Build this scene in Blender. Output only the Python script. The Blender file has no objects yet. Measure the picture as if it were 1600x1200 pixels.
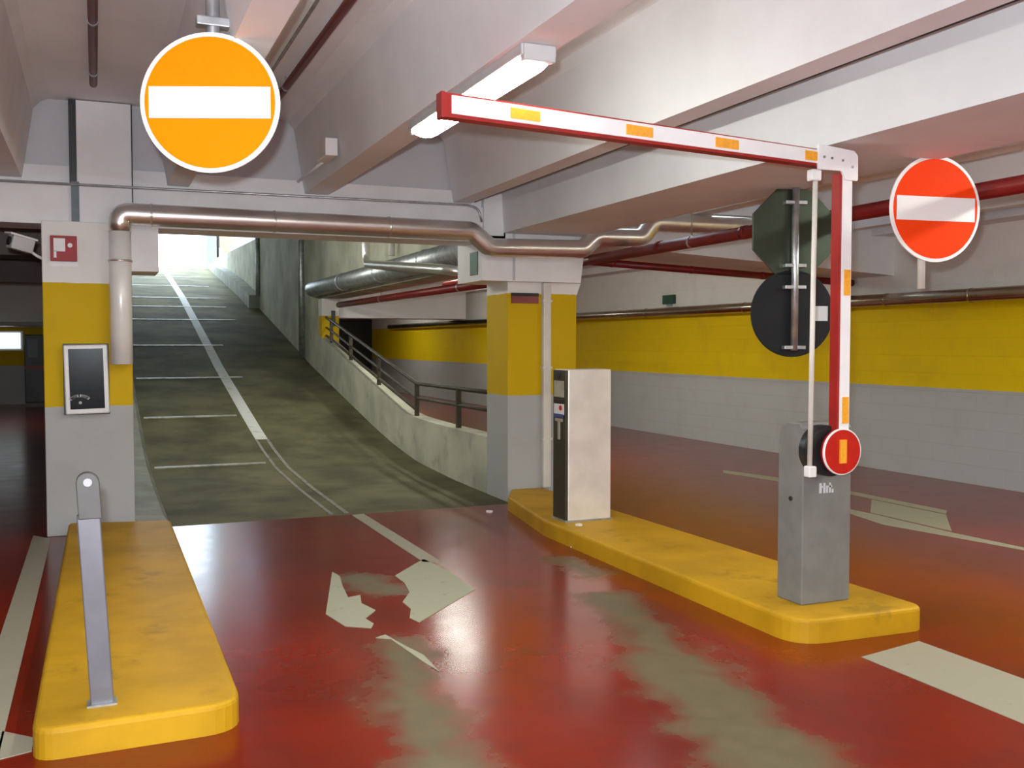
import bpy, bmesh, math, random
from mathutils import Vector, Matrix
random.seed(7)
sc = bpy.context.scene
COL = sc.collection
PI = math.pi

# ------------------------------------------------------------------ camera, world, exposure
F_PX = 1549.0
PITCH = math.atan(64 / F_PX)
YAW = math.radians(22.7467)
cam_d = bpy.data.cameras.new('camera')
cam_d.sensor_fit = 'HORIZONTAL'
cam_d.sensor_width = 36.0
cam_d.lens = 36.0 * F_PX / 1600.0
cam_d.clip_end = 300
cam = bpy.data.objects.new('camera', cam_d)
COL.objects.link(cam)
cam.location = (0, 0, 1.55)
cam.rotation_euler = (PI / 2 - PITCH, 0, -YAW)
sc.camera = cam

w = bpy.data.worlds.new('world')
sc.world = w
w.use_nodes = True
bg = w.node_tree.nodes['Background']
bg.inputs[0].default_value = (0.72, 0.87, 1.0, 1)
bg.inputs[1].default_value = 10.0

vs = sc.view_settings
vs.view_transform = 'Standard'
vs.look = 'None'
vs.exposure = 0.0
vs.gamma = 1.0
vs.use_curve_mapping = False

def lamp_point(name, loc, power, col, r):
    d = bpy.data.lights.new(name, 'POINT')
    d.energy = power
    d.color = col
    d.shadow_soft_size = r
    o = bpy.data.objects.new(name, d)
    COL.objects.link(o)
    o.location = loc
    return o

# the photographer's flash, a little left of and above the lens
lamp_point('camera_flash', (-0.05, 0.03, 1.66), 670, (0.89, 0.97, 1.02), 0.03)
LAMP = 55.0        # brightness of the fluorescent diffusers

# ------------------------------------------------------------------ materials
def nodes_of(name):
    m = bpy.data.materials.new(name)
    m.use_nodes = True
    nt = m.node_tree
    return m, nt, nt.nodes['Principled BSDF']

def math_node(nt, op, a, b=None, c=None, clamp=False):
    n = nt.nodes.new('ShaderNodeMath')
    n.operation = op
    n.use_clamp = clamp
    for i, v in enumerate((a, b, c)):
        if v is None:
            continue
        if isinstance(v, (int, float)):
            n.inputs[i].default_value = v
        else:
            nt.links.new(v, n.inputs[i])
    return n.outputs[0]

def vmath(nt, op, a, b=None):
    n = nt.nodes.new('ShaderNodeVectorMath')
    n.operation = op
    for i, v in enumerate((a, b)):
        if v is None:
            continue
        if isinstance(v, (tuple, list)):
            n.inputs[i].default_value = v
        else:
            nt.links.new(v, n.inputs[i])
    return n

def noise(nt, vec, scale, detail=3.0, rough=0.55):
    n = nt.nodes.new('ShaderNodeTexNoise')
    n.inputs['Scale'].default_value = scale
    n.inputs['Detail'].default_value = detail
    n.inputs['Roughness'].default_value = rough
    nt.links.new(vec, n.inputs['Vector'])
    return n.outputs[0]

def ramp(nt, fac, lo, hi):
    n = nt.nodes.new('ShaderNodeMapRange')
    n.interpolation_type = 'SMOOTHSTEP'
    n.inputs['From Min'].default_value = lo
    n.inputs['From Max'].default_value = hi
    nt.links.new(fac, n.inputs['Value'])
    return n.outputs[0]

def mix(nt, fac, a, b):
    n = nt.nodes.new('ShaderNodeMix')
    n.data_type = 'RGBA'
    for sock, v in ((n.inputs[0], fac), (n.inputs[6], a), (n.inputs[7], b)):
        if isinstance(v, (int, float)):
            sock.default_value = v
        elif isinstance(v, (tuple, list)):
            sock.default_value = (*v[:3], 1)
        else:
            nt.links.new(v, sock)
    return n.outputs[2]

def pos(nt):
    return nt.nodes.new('ShaderNodeNewGeometry').outputs['Position']

def bump(nt, bsdf, h, strength, dist=0.01):
    b = nt.nodes.new('ShaderNodeBump')
    b.inputs['Strength'].default_value = strength
    b.inputs['Distance'].default_value = dist
    nt.links.new(h, b.inputs['Height'])
    nt.links.new(b.outputs[0], bsdf.inputs['Normal'])

def mat(name, col, rough=0.6, metal=0.0, var=0.12, scale=3.0, bmp=0.0, bscale=40, spec=0.5, dirt=None):
    m, nt, b = nodes_of(name)
    p = pos(nt)
    n = noise(nt, p, scale, 5)
    c2 = tuple(max(0, c * (1 - var * 2)) for c in col)
    c1 = tuple(min(1, c * (1 + var)) for c in col)
    out = mix(nt, ramp(nt, n, 0.3, 0.7), c2, c1)
    if dirt:
        dn = noise(nt, p, dirt[1], 6, 0.65)
        out = mix(nt, math_node(nt, 'MULTIPLY', ramp(nt, dn, 0.55, 0.72), dirt[2]), out, dirt[0])
    nt.links.new(out, b.inputs['Base Color'])
    b.inputs['Roughness'].default_value = rough
    b.inputs['Metallic'].default_value = metal
    b.inputs['Specular IOR Level'].default_value = spec
    if bmp:
        bump(nt, b, noise(nt, p, bscale, 4), bmp)
    return m

def emit(name, col, strength):
    m, nt, b = nodes_of(name)
    b.inputs['Base Color'].default_value = (0.8, 0.8, 0.8, 1)
    b.inputs['Emission Color'].default_value = (*col, 1)
    b.inputs['Emission Strength'].default_value = strength
    return m

YEL = (0.66, 0.43, 0.002)
GREY = (0.46, 0.465, 0.46)
WHITE = (0.85, 0.83, 0.80)

def banded(name, courses=False, z1=1.04, z2=2.03, rough=0.65, YEL=YEL):
    """painted wall: grey dado, yellow band, white above"""
    m, nt, b = nodes_of(name)
    p = pos(nt)
    sep = nt.nodes.new('ShaderNodeSeparateXYZ')
    nt.links.new(p, sep.inputs[0])
    z = sep.outputs[2]
    wob = math_node(nt, 'MULTIPLY', math_node(nt, 'SUBTRACT', noise(nt, p, 6, 2), 0.5), 0.012)
    zz = math_node(nt, 'ADD', z, wob)
    a = mix(nt, math_node(nt, 'GREATER_THAN', zz, z1), GREY, YEL)
    a = mix(nt, math_node(nt, 'GREATER_THAN', zz, z2), a, WHITE)
    n = noise(nt, p, 2.2, 6, 0.6)
    a2 = mix(nt, math_node(nt, 'MULTIPLY', ramp(nt, n, 0.45, 0.75), 0.12), a, (0.25, 0.19, 0.06))
    nt.links.new(a2, b.inputs['Base Color'])
    b.inputs['Roughness'].default_value = rough
    b.inputs['Specular IOR Level'].default_value = 0.22
    if courses:
        fz = math_node(nt, 'FRACT', math_node(nt, 'DIVIDE', z, 0.2))
        course = math_node(nt, 'FLOOR', math_node(nt, 'DIVIDE', z, 0.2))
        off = math_node(nt, 'MULTIPLY', math_node(nt, 'MODULO', course, 2), 0.2)
        fy = math_node(nt, 'FRACT', math_node(nt, 'DIVIDE', math_node(nt, 'ADD', sep.outputs[1], off), 0.4))
        hz = math_node(nt, 'MINIMUM', ramp(nt, fz, 0.0, 0.05), ramp(nt, fy, 0.0, 0.03))
        bump(nt, b, hz, 0.35, 0.006)
    else:
        bump(nt, b, noise(nt, p, 60, 3), 0.08, 0.004)
    return m

def capsule(nt, p2, a, bb, r0):
    """signed distance on the floor plane to a segment a-bb, radius r0"""
    ax, ay = a
    bx, by = bb
    d = (bx - ax, by - ay, 0)
    L2 = max(1e-6, d[0] ** 2 + d[1] ** 2)
    pa = vmath(nt, 'SUBTRACT', p2, (ax, ay, 0)).outputs[0]
    t = math_node(nt, 'DIVIDE', vmath(nt, 'DOT_PRODUCT', pa, d).outputs['Value'], L2, clamp=True)
    sc_ = nt.nodes.new('ShaderNodeVectorMath')
    sc_.operation = 'SCALE'
    sc_.inputs[0].default_value = d
    nt.links.new(t, sc_.inputs['Scale'])
    diff = vmath(nt, 'SUBTRACT', pa, sc_.outputs[0]).outputs[0]
    ln = vmath(nt, 'LENGTH', diff).outputs['Value']
    return math_node(nt, 'SUBTRACT', ln, r0)

def floor_material():
    m, nt, b = nodes_of('red_floor_paint')
    p = pos(nt)
    p2 = vmath(nt, 'MULTIPLY', p, (1, 1, 0)).outputs[0]
    n1 = noise(nt, p, 1.1, 5, 0.6)
    col = mix(nt, ramp(nt, n1, 0.3, 0.7), (0.155, 0.012, 0.004), (0.235, 0.016, 0.004))
    n2 = noise(nt, p, 4, 4, 0.5)
    col = mix(nt, math_node(nt, 'MULTIPLY', ramp(nt, n2, 0.45, 0.8), 0.25), col, (0.09, 0.018, 0.008))
    # worn-through wheel tracks
    sd = None
    for a, bb, r in (((1.58, 6.32), (1.68, 6.0), 0.13), ((1.42, 4.85), (1.27, 4.2), 0.10), ((1.27, 4.2), (1.02, 2.6), 0.12),
                     ((3.06, 6.32), (3.06, 5.9), 0.08), ((2.86, 5.3), (2.62, 4.2), 0.13), ((2.55, 4.1), (2.22, 2.6), 0.21)):
        s = capsule(nt, p2, a, bb, r)
        sd = s if sd is None else math_node(nt, 'SMOOTH_MIN', sd, s, 0.08)
    wob = math_node(nt, 'MULTIPLY', math_node(nt, 'SUBTRACT', noise(nt, p, 3.5, 5, 0.6), 0.5), 0.50)
    mask = ramp(nt, math_node(nt, 'ADD', sd, wob), 0.14, -0.12)
    worn = mix(nt, noise(nt, p, 9, 5), (0.095, 0.088, 0.045), (0.17, 0.155, 0.085))
    col = mix(nt, math_node(nt, 'MULTIPLY', mask, 0.9), col, worn)
    # dark rubber scuffs
    st = None
    for a, bb, r in (((2.3, 5.95), (2.6, 5.75), 0.10), ((2.35, 5.55), (2.7, 5.45), 0.08), ((1.95, 4.55), (2.1, 4.4), 0.05)):
        s = capsule(nt, p2, a, bb, r)
        st = s if st is None else math_node(nt, 'MINIMUM', st, s)
    sm = ramp(nt, math_node(nt, 'ADD', st, math_node(nt, 'MULTIPLY', math_node(nt, 'SUBTRACT', noise(nt, p, 11, 5, 0.7), 0.4), 0.9)), 0.05, -0.04)
    col = mix(nt, math_node(nt, 'MULTIPLY', sm, 0.75), col, (0.05, 0.03, 0.02))
    nt.links.new(col, b.inputs['Base Color'])
    rr = nt.nodes.new('ShaderNodeMapRange')
    rr.inputs['To Min'].default_value = 0.15
    rr.inputs['To Max'].default_value = 0.25
    nt.links.new(n2, rr.inputs['Value'])
    rg = math_node(nt, 'ADD', rr.outputs[0], math_node(nt, 'MULTIPLY', mask, 0.3))
    nt.links.new(rg, b.inputs['Roughness'])
    bump(nt, b, noise(nt, p, 5, 3), 0.03, 0.01)
    b.inputs['Specular IOR Level'].default_value = 0.38
    return m

def paint_material(name, c, worn, thr=0.62):
    m, nt, b = nodes_of(name)
    p = pos(nt)
    n = noise(nt, p, 7, 6, 0.7)
    col = mix(nt, ramp(nt, n, thr - 0.05, thr + 0.1), c, worn)
    col = mix(nt, math_node(nt, 'MULTIPLY', noise(nt, p, 22, 3), 0.3), col, tuple(x * 0.75 for x in c))
    nt.links.new(col, b.inputs['Base Color'])
    b.inputs['Roughness'].default_value = 0.6
    return m

M = {}
M['floor'] = floor_material()
M['wall'] = banded('painted_block_wall', True, YEL=(0.86, 0.60, 0.001))
M['pillar'] = banded('painted_pillar', False, 1.04, 2.03)
M['far'] = banded('painted_far_wall', False, 0.98, 1.95)
M['white'] = mat('white_concrete', (0.86, 0.855, 0.87), 0.75, var=0.05, scale=1.5, bmp=0.1, bscale=30)
M['beam'] = mat('beam_concrete', (0.80, 0.81, 0.825), 0.7, var=0.04, scale=1.2, bmp=0.06, bscale=25)
M['infill'] = mat('infill_panel', (0.60, 0.61, 0.64), 0.8, var=0.04, scale=1.0)
M['ramp'] = mat('ramp_concrete', (0.15, 0.14, 0.068), 0.75, var=0.22, scale=1.3, bmp=0.15, bscale=18, spec=0.25, dirt=((0.07, 0.07, 0.05), 1.8, 0.6))
M['seam'] = mat('ramp_joint', (0.40, 0.39, 0.32), 0.4, var=0.25, scale=6)
M['kerb'] = mat('kerb_concrete', (0.33, 0.34, 0.29), 0.7, var=0.12, scale=3)
M['rampwall'] = mat('ramp_wall_concrete', (0.52, 0.51, 0.40), 0.8, var=0.14, scale=1.4, bmp=0.12, bscale=12, dirt=((0.2, 0.19, 0.15), 2.2, 0.5))
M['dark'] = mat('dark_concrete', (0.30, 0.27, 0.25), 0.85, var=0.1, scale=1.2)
M['island'] = mat('yellow_kerb_paint', (0.55, 0.30, 0.006), 0.6, var=0.10, scale=2.0, bmp=0.12, bscale=10, spec=0.3, dirt=((0.17, 0.105, 0.01), 2.6, 0.55))
M['steel'] = mat('brushed_steel', (0.90, 0.87, 0.83), 0.33, 0.45, var=0.05, scale=4)
M['wallpipe'] = mat('dull_bronze_pipe', (0.50, 0.45, 0.36), 0.24, 1.0, var=0.06, scale=4)
M['foil'] = mat('pipe_cladding', (0.80, 0.77, 0.74), 0.30, 0.9, var=0.04, scale=3, bmp=0.05, bscale=9)
M['galv'] = mat('galvanised_steel', (0.52, 0.54, 0.56), 0.42, 0.85, var=0.12, scale=12)
M['red_pipe'] = mat('red_pipe_paint', (0.19, 0.006, 0.006), 0.42, var=0.12, scale=5)
M['cab'] = mat('grey_cabinet_paint', (0.20, 0.197, 0.185), 0.5, var=0.06, scale=8, spec=0.4)
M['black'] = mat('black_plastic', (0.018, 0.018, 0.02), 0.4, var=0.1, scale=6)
M['signback'] = mat('dark_sign_back', (0.011, 0.012, 0.014), 0.5, var=0.1, scale=2, spec=0.25)
M['signgreen'] = mat('green_grey_sign_back', (0.075, 0.095, 0.068), 0.33, 0.75, var=0.08, scale=2)
M['orange'] = mat('flash_orange_sign_sheet', (1.0, 0.31, 0.0), 0.6, var=0.01, scale=30, spec=0.08)  # red sign; flash overexposure is put into the colour as orange
M['redsign'] = mat('red_sign_sheet', (1.0, 0.066, 0.008), 0.6, var=0.01, scale=30, spec=0.08)
M['signwhite'] = mat('white_sign_sheet', (0.95, 0.95, 0.95), 0.5, var=0.0)
M['armwhite'] = mat('white_arm_paint', (0.90, 0.89, 0.90), 0.4, var=0.02, scale=6)
M['armred'] = mat('red_arm_paint', (0.36, 0.014, 0.011), 0.4, var=0.08, scale=6)
M['reflector'] = mat('orange_reflector', (0.95, 0.42, 0.03), 0.35, var=0.05, scale=60)
M['redplast'] = mat('red_reflector_disc', (0.56, 0.015, 0.008), 0.3, var=0.05, scale=20)
M['boxred'] = mat('red_box_paint', (0.36, 0.004, 0.006), 0.5, var=0.06, scale=9)
M['plastwhite'] = mat('white_plastic', (0.82, 0.81, 0.80), 0.4, var=0.03, scale=6)
M['screen'] = mat('glossy_black_panel', (0.018, 0.019, 0.023), 0.2, var=0.15, scale=5, spec=0.05)
M['mark'] = mat('pale_print', (0.42, 0.43, 0.43), 0.5, var=0.05, scale=20)
M['bollard'] = mat('bollard_grey', (0.175, 0.175, 0.20), 0.42, 0.35, var=0.05, scale=6)
M['bollarddark'] = mat('bollard_head_grey', (0.105, 0.10, 0.10), 0.5, 0.2, var=0.06, scale=8)
M['brown'] = mat('brown_front_panel', (0.045, 0.037, 0.022), 0.4, var=0.12, scale=6)
M['beige'] = mat('beige_plate', (0.40, 0.37, 0.28), 0.5, var=0.1, scale=9)
M['blue'] = mat('blue_label', (0.05, 0.07, 0.22), 0.5, var=0.1)
M['rust'] = mat('red_brown_plate', (0.28, 0.07, 0.06), 0.5, var=0.1)
M['downpipe'] = mat('pipe_highlight_paint', (0.95, 0.93, 0.90), 0.3, 0.1, var=0.03, scale=4)  # pale tone stands in for the bright highlight on the pipe
M['conduit'] = mat('cream_conduit', (0.74, 0.71, 0.64), 0.45, var=0.05, scale=4)
M['rail'] = mat('dark_rail_paint', (0.055, 0.045, 0.025), 0.45, var=0.15, scale=8)
M['slate'] = mat('slate_grey_pipe', (0.13, 0.17, 0.20), 0.45, var=0.08, scale=8)
M['greenp'] = mat('dark_green_sticker', (0.02, 0.09, 0.055), 0.5, var=0.1)
M['line'] = paint_material('worn_white_paint', (0.36, 0.335, 0.245), (0.30, 0.20, 0.13), 0.66)
M['arrow'] = paint_material('worn_arrow_paint', (0.37, 0.365, 0.26), (0.18, 0.17, 0.09), 0.64)
M['rline'] = paint_material('worn_ramp_line_paint', (0.80, 0.80, 0.76), (0.35, 0.35, 0.33), 0.60)
M['rline2'] = paint_material('faded_ramp_line_paint', (0.30, 0.29, 0.24), (0.16, 0.16, 0.13), 0.55)
M['lamp'] = emit('lit_diffuser', (0.97, 1.0, 0.90), LAMP)
M['lampbody'] = mat('lamp_housing_grey', (0.55, 0.56, 0.57), 0.45, var=0.04)
M['pane'] = emit('daylit_pane', (0.85, 0.95, 1.0), 1.1)
M['paper'] = mat('white_paper', (0.80, 0.78, 0.74), 0.8, var=0.05)
M['asphalt'] = mat('outdoor_paving', (0.35, 0.35, 0.34), 0.8, var=0.1)
M['facade'] = mat('orange_render', (0.34, 0.22, 0.14), 0.8, var=0.08)
M['facade2'] = mat('pale_violet_render', (0.26, 0.25, 0.33), 0.8, var=0.05)
M['bluepost'] = mat('pale_blue_render', (0.19, 0.26, 0.28), 0.8, var=0.05)

# ------------------------------------------------------------------ mesh helpers
class MB:
    def __init__(s):
        s.bm = bmesh.new()
    def _add(s, verts, faces, mi=0, smooth=False):
        vs_ = [s.bm.verts.new(v) for v in verts]
        out = []
        for f in faces:
            try:
                fc = s.bm.faces.new([vs_[i] for i in f])
                fc.material_index = mi
                fc.smooth = smooth
                out.append(fc)
            except ValueError:
                pass
        return vs_, out
    def box(s, x0, x1, y0, y1, z0, z1, bev=0.0, mi=0, T=None, seg=2):
        t = bmesh.new()
        v = [t.verts.new(p) for p in ((x0, y0, z0), (x1, y0, z0), (x1, y1, z0), (x0, y1, z0), (x0, y0, z1), (x1, y0, z1), (x1, y1, z1), (x0, y1, z1))]
        for f in ((3, 2, 1, 0), (4, 5, 6, 7), (0, 1, 5, 4), (1, 2, 6, 5), (2, 3, 7, 6), (3, 0, 4, 7)):
            t.faces.new([v[i] for i in f])
        if bev > 0:
            bmesh.ops.bevel(t, geom=list(t.edges), offset=bev, segments=seg, affect='EDGES', profile=0.5)
        s.merge(t, T, mi)
        return s
    def merge(s, t, T=None, mi=0):
        t.verts.index_update()
        vs_ = [s.bm.verts.new((T @ v.co) if T is not None else v.co) for v in t.verts]
        for f in t.faces:
            try:
                n = s.bm.faces.new([vs_[v.index] for v in f.verts])
                n.material_index = mi
                n.smooth = f.smooth
            except ValueError:
                pass
        t.free()
    def prism(s, poly, axis, a, b, bev=0.0, mi=0, T=None, seg=2, bev_top=False):
        """poly: 2D outline; axis 'x': (y,z), 'y': (x,z), 'z': (x,y)"""
        def p3(q, h):
            return {'x': (h, q[0], q[1]), 'y': (q[0], h, q[1]), 'z': (q[0], q[1], h)}[axis]
        t = bmesh.new()
        lo = [t.verts.new(p3(q, a)) for q in poly]
        hi = [t.verts.new(p3(q, b)) for q in poly]
        n = len(poly)
        t.faces.new(lo[::-1])
        top = t.faces.new(hi)
        for i in range(n):
            t.faces.new((lo[i], lo[(i + 1) % n], hi[(i + 1) % n], hi[i]))
        bmesh.ops.recalc_face_normals(t, faces=t.faces)
        if bev > 0:
            es = list(top.edges) if bev_top else list(t.edges)
            bmesh.ops.bevel(t, geom=es, offset=bev, segments=seg, affect='EDGES', profile=0.5)
        s.merge(t, T, mi)
        return s
    def ring_loft(s, rings, closed=True, caps=True, mi=0, smooth=True):
        rows = [[s.bm.verts.new(p) for p in r] for r in rings]
        n = len(rows[0])
        for i in range(len(rows) - 1):
            for j in range(n if closed else n - 1):
                k = (j + 1) % n
                f = s.bm.faces.new((rows[i][j], rows[i][k], rows[i + 1][k], rows[i + 1][j]))
                f.smooth = smooth
                f.material_index = mi
        if caps and closed:
            for r in (rows[0][::-1], rows[-1]):
                try:
                    f = s.bm.faces.new(r)
                    f.material_index = mi
                except ValueError:
                    pass
        return s
    def tube(s, pts, r, n=16, fil=0.0, seg=6, mi=0, bands=None, band=0.006):
        P = [Vector(p) for p in pts]
        path = [P[0]]
        for i in range(1, len(P) - 1):
            a, b, c = P[i - 1], P[i], P[i + 1]
            u, v = (a - b).normalized(), (c - b).normalized()
            ang = u.angle(v)
            if fil <= 0 or ang > PI - 0.02:
                path.append(b)
                continue
            t = min(fil / math.tan(ang / 2), (a - b).length * 0.49, (c - b).length * 0.49)
            rr = t * math.tan(ang / 2)
            cen = b + (u + v).normalized() * (rr / math.sin(ang / 2))
            s0, s1 = (b + u * t - cen), (b + v * t - cen)
            tot = s0.angle(s1)
            ax = s0.cross(s1).normalized()
            for k in range(seg + 1):
                path.append(cen + Matrix.Rotation(tot * k / seg, 3, ax) @ s0)
        path.append(P[-1])
        up = Vector((0, 0, 1))
        d0 = (path[1] - path[0]).normalized()
        if abs(d0.dot(up)) > 0.9:
            up = Vector((1, 0, 0))
        nrm = (up - d0 * up.dot(d0)).normalized()
        rings = []
        for i, p in enumerate(path):
            if i == 0:
                d = d0
            elif i == len(path) - 1:
                d = (p - path[i - 1]).normalized()
            else:
                d = ((p - path[i - 1]).normalized() + (path[i + 1] - p).normalized()).normalized()
            nrm = (nrm - d * nrm.dot(d)).normalized()
            bi = d.cross(nrm)
            rings.append([p + (nrm * math.cos(2 * PI * k / n) + bi * math.sin(2 * PI * k / n)) * r for k in range(n)])
        s.ring_loft(rings, True, True, mi)
        return s
    def cyl(s, p0, p1, r, n=24, mi=0, r1=None):
        p0, p1 = Vector(p0), Vector(p1)
        d = (p1 - p0).normalized()
        up = Vector((0, 0, 1)) if abs(d.z) < 0.9 else Vector((1, 0, 0))
        a = (up - d * up.dot(d)).normalized()
        b = d.cross(a)
        r1 = r if r1 is None else r1
        rings = [[c + (a * math.cos(2 * PI * k / n) + b * math.sin(2 * PI * k / n)) * q for k in range(n)] for c, q in ((p0, r), (p1, r1))]
        s.ring_loft(rings, True, True, mi)
        return s

CUR = {}
def _mesh(name, mb, mats, origin):
    bm = mb.bm
    bmesh.ops.recalc_face_normals(bm, faces=bm.faces)
    bmesh.ops.translate(bm, verts=bm.verts, vec=-Vector(origin))
    me = bpy.data.meshes.new(name)
    bm.to_mesh(me)
    bm.free()
    for m in (mats if isinstance(mats, (list, tuple)) else [mats]):
        me.materials.append(m)
    o = bpy.data.objects.new(name, me)
    COL.objects.link(o)
    return o

def base_of(mb):
    xs = [v.co for v in mb.bm.verts]
    return Vector(((min(v.x for v in xs) + max(v.x for v in xs)) / 2, (min(v.y for v in xs) + max(v.y for v in xs)) / 2, min(v.z for v in xs)))

def tag(o, label=None, cat=None, group=None, kind=None):
    if label: o['label'] = label
    if cat: o['category'] = cat
    if group: o['group'] = group
    if kind: o['kind'] = kind
    return o

def single(name, mb, m, label, cat, group=None):
    L = base_of(mb)
    o = _mesh(name, mb, m, L)
    o.location = L
    return tag(o, label, cat, group)

def struct(name, mb, m, parent=None, label=None):
    if parent is not None:
        return part(name, mb, m, parent)
    L = base_of(mb)
    o = _mesh(name, mb, m, L)
    o.location = L
    CUR[o.name] = L
    o['kind'] = 'structure'
    if label: o['label'] = label
    return o

def thing(name, label, cat, loc, group=None):
    o = bpy.data.objects.new(name, None)
    COL.objects.link(o)
    o.location = loc
    o.empty_display_size = 0.1
    CUR[o.name] = Vector(loc)
    return tag(o, label, cat, group)

def part(name, mb, m, parent, label=None):
    L = CUR[parent.name]
    o = _mesh(name, mb, m, L)
    o.parent = parent
    CUR[o.name] = L
    if label: o['label'] = label
    return o

def B(*a, **k):
    return MB().box(*a, **k)

# ------------------------------------------------------------------ structure
struct('floor', B(-12, 9.0, -5, 8.78, -0.3, 0).box(-12, 0.3, 8.78, 30, -0.3, 0).box(3.68, 9.0, 8.78, 34, -0.3, 0), M['floor'])
struct('wall_right', B(8.85, 9.15, -5, 34, -0.3, 3.8), M['wall'])
struct('wall_back', B(-12, 9.15, -5.3, -5, -0.3, 3.8), M['white'])
struct('wall_left', B(-12.3, -12, -5.3, 30, -0.3, 3.8), M['far'])
struct('wall_far_left', B(-12.3, 0.1, 28, 28.3, -0.3, 4.2), M['far'])
struct('wall_far_right', B(3.97, 9.15, 33.7, 34, -0.3, 4.2), M['black'])  # black colour stands for the unlit void at the far end
struct('ceiling', B(-12.3, 9.15, -5.3, 9.15, 3.5, 3.75), M['beam'])
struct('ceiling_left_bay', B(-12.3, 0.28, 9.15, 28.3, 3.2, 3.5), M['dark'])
struct('ceiling_right_bay', B(3.97, 9.15, 9.15, 34, 2.95, 3.3), M['beam'])
struct('ceiling_ramp_sky_shade', B(-0.1, 4.2, 9.0, 24.8, 5.4, 5.7).box(-0.1, 4.2, 24.8, 31.5, 5.8, 6.1), M['dark'])  # far slab added out of view to keep sky light off the ramp

def stem(xl, xr, y0, y1, zb=2.86, name='ceiling_beam', dl=0.11, dr=0.11, m='beam'):
    zt = 3.55
    f = 0.09
    poly = [(xl, zb), (xr, zb), (xr + dr * 0.8, zt - f - 0.05), (xr + dr + f * 0.35, zt - 0.08), (xr + dr + f * 1.1, zt - 0.05), (xr + dr + f * 1.1, zt),
            (xl - dl - f * 1.1, zt), (xl - dl - f * 1.1, zt - 0.05), (xl - dl - f * 0.35, zt - 0.08), (xl - dl * 0.8, zt - f - 0.05)]
    return struct(name, MB().prism(poly, 'y', y0, y1), M[m])
for xl, xr in ((-3.1, -2.93), (-1.9, -1.73), (-0.70, -0.52), (0.57, 0.74), (1.71, 1.92), (3.09, 3.26)):
    stem(xl, xr, -5, 8.79)
for xl, xr in ((5.62, 5.80), (6.85, 7.03), (8.05, 8.2)):
    stem(xl, xr, -5, 9.2)
# the deep girder over the pillar line, and the edge beam on the right wall
struct('girder', MB().prism([(3.57, 2.59), (4.42, 2.59), (4.42, 3.55), (3.52, 3.55)], 'y', -5, 8.8), M['beam'])
struct('edge_beam', B(8.5, 8.87, -5, 34, 2.82, 3.55), M['beam'])
# lintel with infill panels over the ramp mouth and the left bay
struct('lintel', B(-12, 3.6, 8.75, 9.2, 2.5, 2.82).box(-12, 3.6, 8.79, 9.2, 2.80, 2.97), M['white'])
struct('wall_front', B(-12, 3.6, 8.83, 9.05, 2.95, 3.55).box(-0.1, 4.2, 9.0, 9.2, 3.4, 5.5), M['infill'])
# sloping cross beam and beams beyond the pillars on the right
def slope_beam():
    mb = MB()
    xs = (4.42, 8.87)
    zb = (2.60, 2.36)
    v = []
    for x, z in zip(xs, zb):
        for y in (9.25, 10.4):
            v += [(x, y, z), (x, y, 3.3)]
    mb._add(v, [(0, 1, 5, 4), (2, 6, 7, 3), (0, 4, 6, 2), (1, 3, 7, 5), (0, 2, 3, 1), (4, 5, 7, 6)])
    return mb
struct('cross_beam', slope_beam(), M['beam'])
struct('cross_beam', B(4.0, 6.4, 17.5, 18.3, 2.0, 3.0), M['beam'])
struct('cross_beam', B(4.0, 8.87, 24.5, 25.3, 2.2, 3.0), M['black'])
struct('girder', B(3.67, 4.1, 9.4, 17.7, 2.34, 5.3), M['rampwall'])
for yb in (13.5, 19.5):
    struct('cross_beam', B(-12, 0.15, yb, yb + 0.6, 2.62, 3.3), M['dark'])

# ramp
PROF = [(8.78, 0.0), (10.4, .02), (11.8, .07), (12.8, .18), (13.8, .33), (16.2, .75), (18.4, 1.14), (19.5, 1.37), (22.6, 1.99), (26.3, 2.72), (33.9, 3.99), (34.6, 4.03)]
def zr(y):
    for (a, za), (b, zb) in zip(PROF, PROF[1:]):
        if a <= y <= b:
            return za + (zb - za) * (y - a) / (b - a)
    return PROF[-1][1] if y > 20 else 0.0
def ramp_strip(x0, x1, ys, dz, th, mi=0, mb=None):
    mb = mb or MB()
    rings = []
    for y in ys:
        z = zr(y) + dz
        rings.append([(x0, y, z), (x1, y, z), (x1, y, z - th), (x0, y, z - th)])
    mb.ring_loft(rings, True, True, mi, False)
    return mb
ys = [8.78 + i * (34.6 - 8.78) / 80 for i in range(81)]
rm = ramp_strip(0.2, 3.72, ys, 0, 0.4)
for ysm in (12.1, 14.75, 17.4, 20.15, 22.95, 24.7, 26.05, 28.6, 31.0):
    hw = 0.035
    rm = ramp_strip(0.6, 1.86 if ysm < 16 else 2.3 if ysm < 21 else 2.9, [ysm - hw, ysm + hw], 0.012, 0.02, 1, rm)
struct('ramp', rm, [M['ramp'], M['seam']])
def wall_prof(x0, x1, top, ybot=None, m='rampwall', name='wall_ramp_right'):
    mb = MB()
    rings = []
    for y, zt in top:
        zb = -0.3
        rings.append([(x0, y, zb), (x1, y, zb), (x1, y, zt), (x0, y, zt)])
    mb.ring_loft(rings, True, True, 0, False)
    return struct(name, mb, M[m])
wall_prof(3.672, 3.87, [(9.43, .59), (11.0, .60), (12.0, .62), (12.36, .65), (13.85, .94), (15.6, 1.28), (16.9, 1.54), (17.72, 1.70)], name='wall_parapet')
wall_prof(3.67, 3.97, [(17.7, 5.4), (20, 5.4), (22, 5.4), (24.6, 5.4)])
wall_prof(3.67, 3.97, [(24.6, 4.10), (28, 4.18), (31, 4.26), (34.6, 4.34)], name='wall_ramp_top')
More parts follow.
